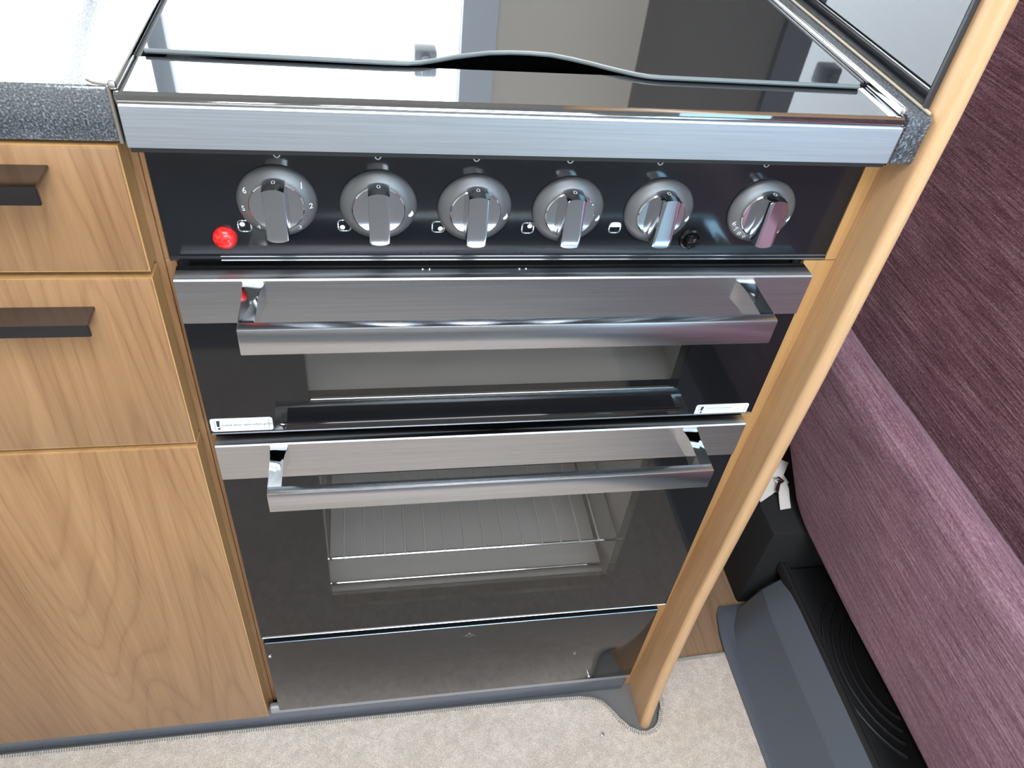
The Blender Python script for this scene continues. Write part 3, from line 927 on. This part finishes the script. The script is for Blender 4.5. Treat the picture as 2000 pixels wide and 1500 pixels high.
# black covered base under the seat
BS = thing('storage_bench', 'black fabric covered bench box with a white zip under the purple seat cushion', 'bench', (.95, .2, FZ))
bm = B()
add_box(bm, .7000, 1.30, .1100, .555, FZ, .1500, .006, 2)
add_box(bm, .8150, 1.30, -.85, .1100, FZ, .1500, .004, 1)
obj('base_cover', bm, BLACK_FABRIC, BS)
bm = B(); add_box(bm, .752, .806, .345, .555, .1505, .335, .015, 3); obj('inner_cover', bm, BLACK_FABRIC, BS)
def ribbon(bm, pts, wv, th):
    pts = [Vector(p) for p in pts]; wv = Vector(wv)
    rows = []
    for p in pts:
        rows.append([bm.verts.new(p - wv / 2), bm.verts.new(p + wv / 2), bm.verts.new(p + wv / 2 + Vector((0, 0, th))), bm.verts.new(p - wv / 2 + Vector((0, 0, th)))])
    for a, b in zip(rows, rows[1:]):
        for k in range(4): bm.faces.new((a[k], a[(k + 1) % 4], b[(k + 1) % 4], b[k]))
    bm.faces.new(rows[0]); bm.faces.new(list(reversed(rows[-1])))
bm = B()
ribbon(bm, [(.700, .180, .1525), (.720, .190, .1550), (.740, .2010, .1570), (.756, .2085, .1580)], (-.006, .022, .004), .0012)
zt = obj('zip_tape', bm, ZIP_WHITE, BS)
bm = B()
ribbon(bm, [(.745, .198, .160), (.743, .182, .1585), (.738, .166, .156), (.735, .152, .153)], (.018, .002, 0), .0012)
obj('tape_end', bm, ZIP_WHITE, zt)
bm = B()
ribbon(bm, [(.738, .205, .161), (.748, .218, .166), (.757, .230, .171)], (.016, -.010, 0), .0012)
obj('tape_end', bm, ZIP_WHITE, zt)
bm = B()
add_box(bm, -.005, .005, -.006, .006, -.002, .004, .0015, 2)
bm.transform(Matrix.Translation((.741, .1975, .162)) @ Matrix.Rotation(.5, 4, 'Z'))
sl = obj('zip_slider', bm, CHROME, zt)
bm = B()
add_prism(bm, [(-.0022, 0), (.0022, 0), (.0032, -.016), (.0, -.019), (-.0032, -.016)], 'Z', 0, .0012, bev=.0003, seg=1)
bm.transform(Matrix.Translation((.738, .193, .165)) @ Matrix.Rotation(-.55, 4, 'Z') @ Matrix.Rotation(.25, 4, 'X'))
obj('zip_pull', bm, CHROME, zt)

# dark grey plastic moulding on the floor before the seat base
TR = thing('plastic_seat_trim', 'dark grey moulded plastic trim on the floor under the purple seat', 'trim', (.72, -.3, FZ))
sec = [(.6480, FZ), (.6480, FZ + .010), (.6530, FZ + .012), (.6590, FZ + .012), (.6650, FZ + .018), (.7010, .0480), (.7320, .0745), (.7345, .0765)]
Y0t, Y1t = -.95, .104
bm = B()
def sect(y, k, drop):
    # section at y; k shrinks the height at the far end
    return [bm.verts.new((x + (.7345 - x) * drop * (1 if z > FZ + .012 else .35), y, FZ + (z - FZ) * k)) for x, z in sec]
rows = [sect(Y0t, 1, 0), sect(-.3, 1, 0), sect(.030, 1, 0), sect(.060, .97, .10), sect(.090, .86, .34), sect(Y1t, .60, .62)]
for a, b in zip(rows, rows[1:]):
    for k in range(len(sec) - 1): bm.faces.new((a[k], a[k + 1], b[k + 1], b[k]))
bm.faces.new(rows[-1] + [bm.verts.new((.7345, Y1t, FZ))])
obj('outer_face', bm, GREY_PLASTIC, TR, angle=18)
bm = B()
add_prism(bm, [(.7335, .0640), (.7335, .0775), (.7352, .0800), (.7375, .0802), (.7392, .0780), (.7400, .0740), (.7425, .0745), (.7440, .0770), (.7465, .0770), (.7480, .0735), (.7480, .0640)], 'Y', Y0t, .1070)
obj('top_ridge', bm, BLACK_PLASTIC, TR)
bm = B()
add_box(bm, .7480, .8140, Y0t, .1070, FZ, .0620, .002, 1)
inn = obj('inner_tray', bm, BLACK_PLASTIC, TR)
for r in (.050, .062, .074, .086):
    bm = B()
    pts = [(.835 - r * math.cos(a), -.065 + 1.5 * r * math.sin(a), .0625) for a in [math.radians(-62 + 124 * k / 24) for k in range(25)]]
    pts = [p for p in pts if .750 < p[0] < .812]
    add_tube(bm, pts, .0026, 8)
    obj('moulded_rib', bm, BLACK_PLASTIC, TR)
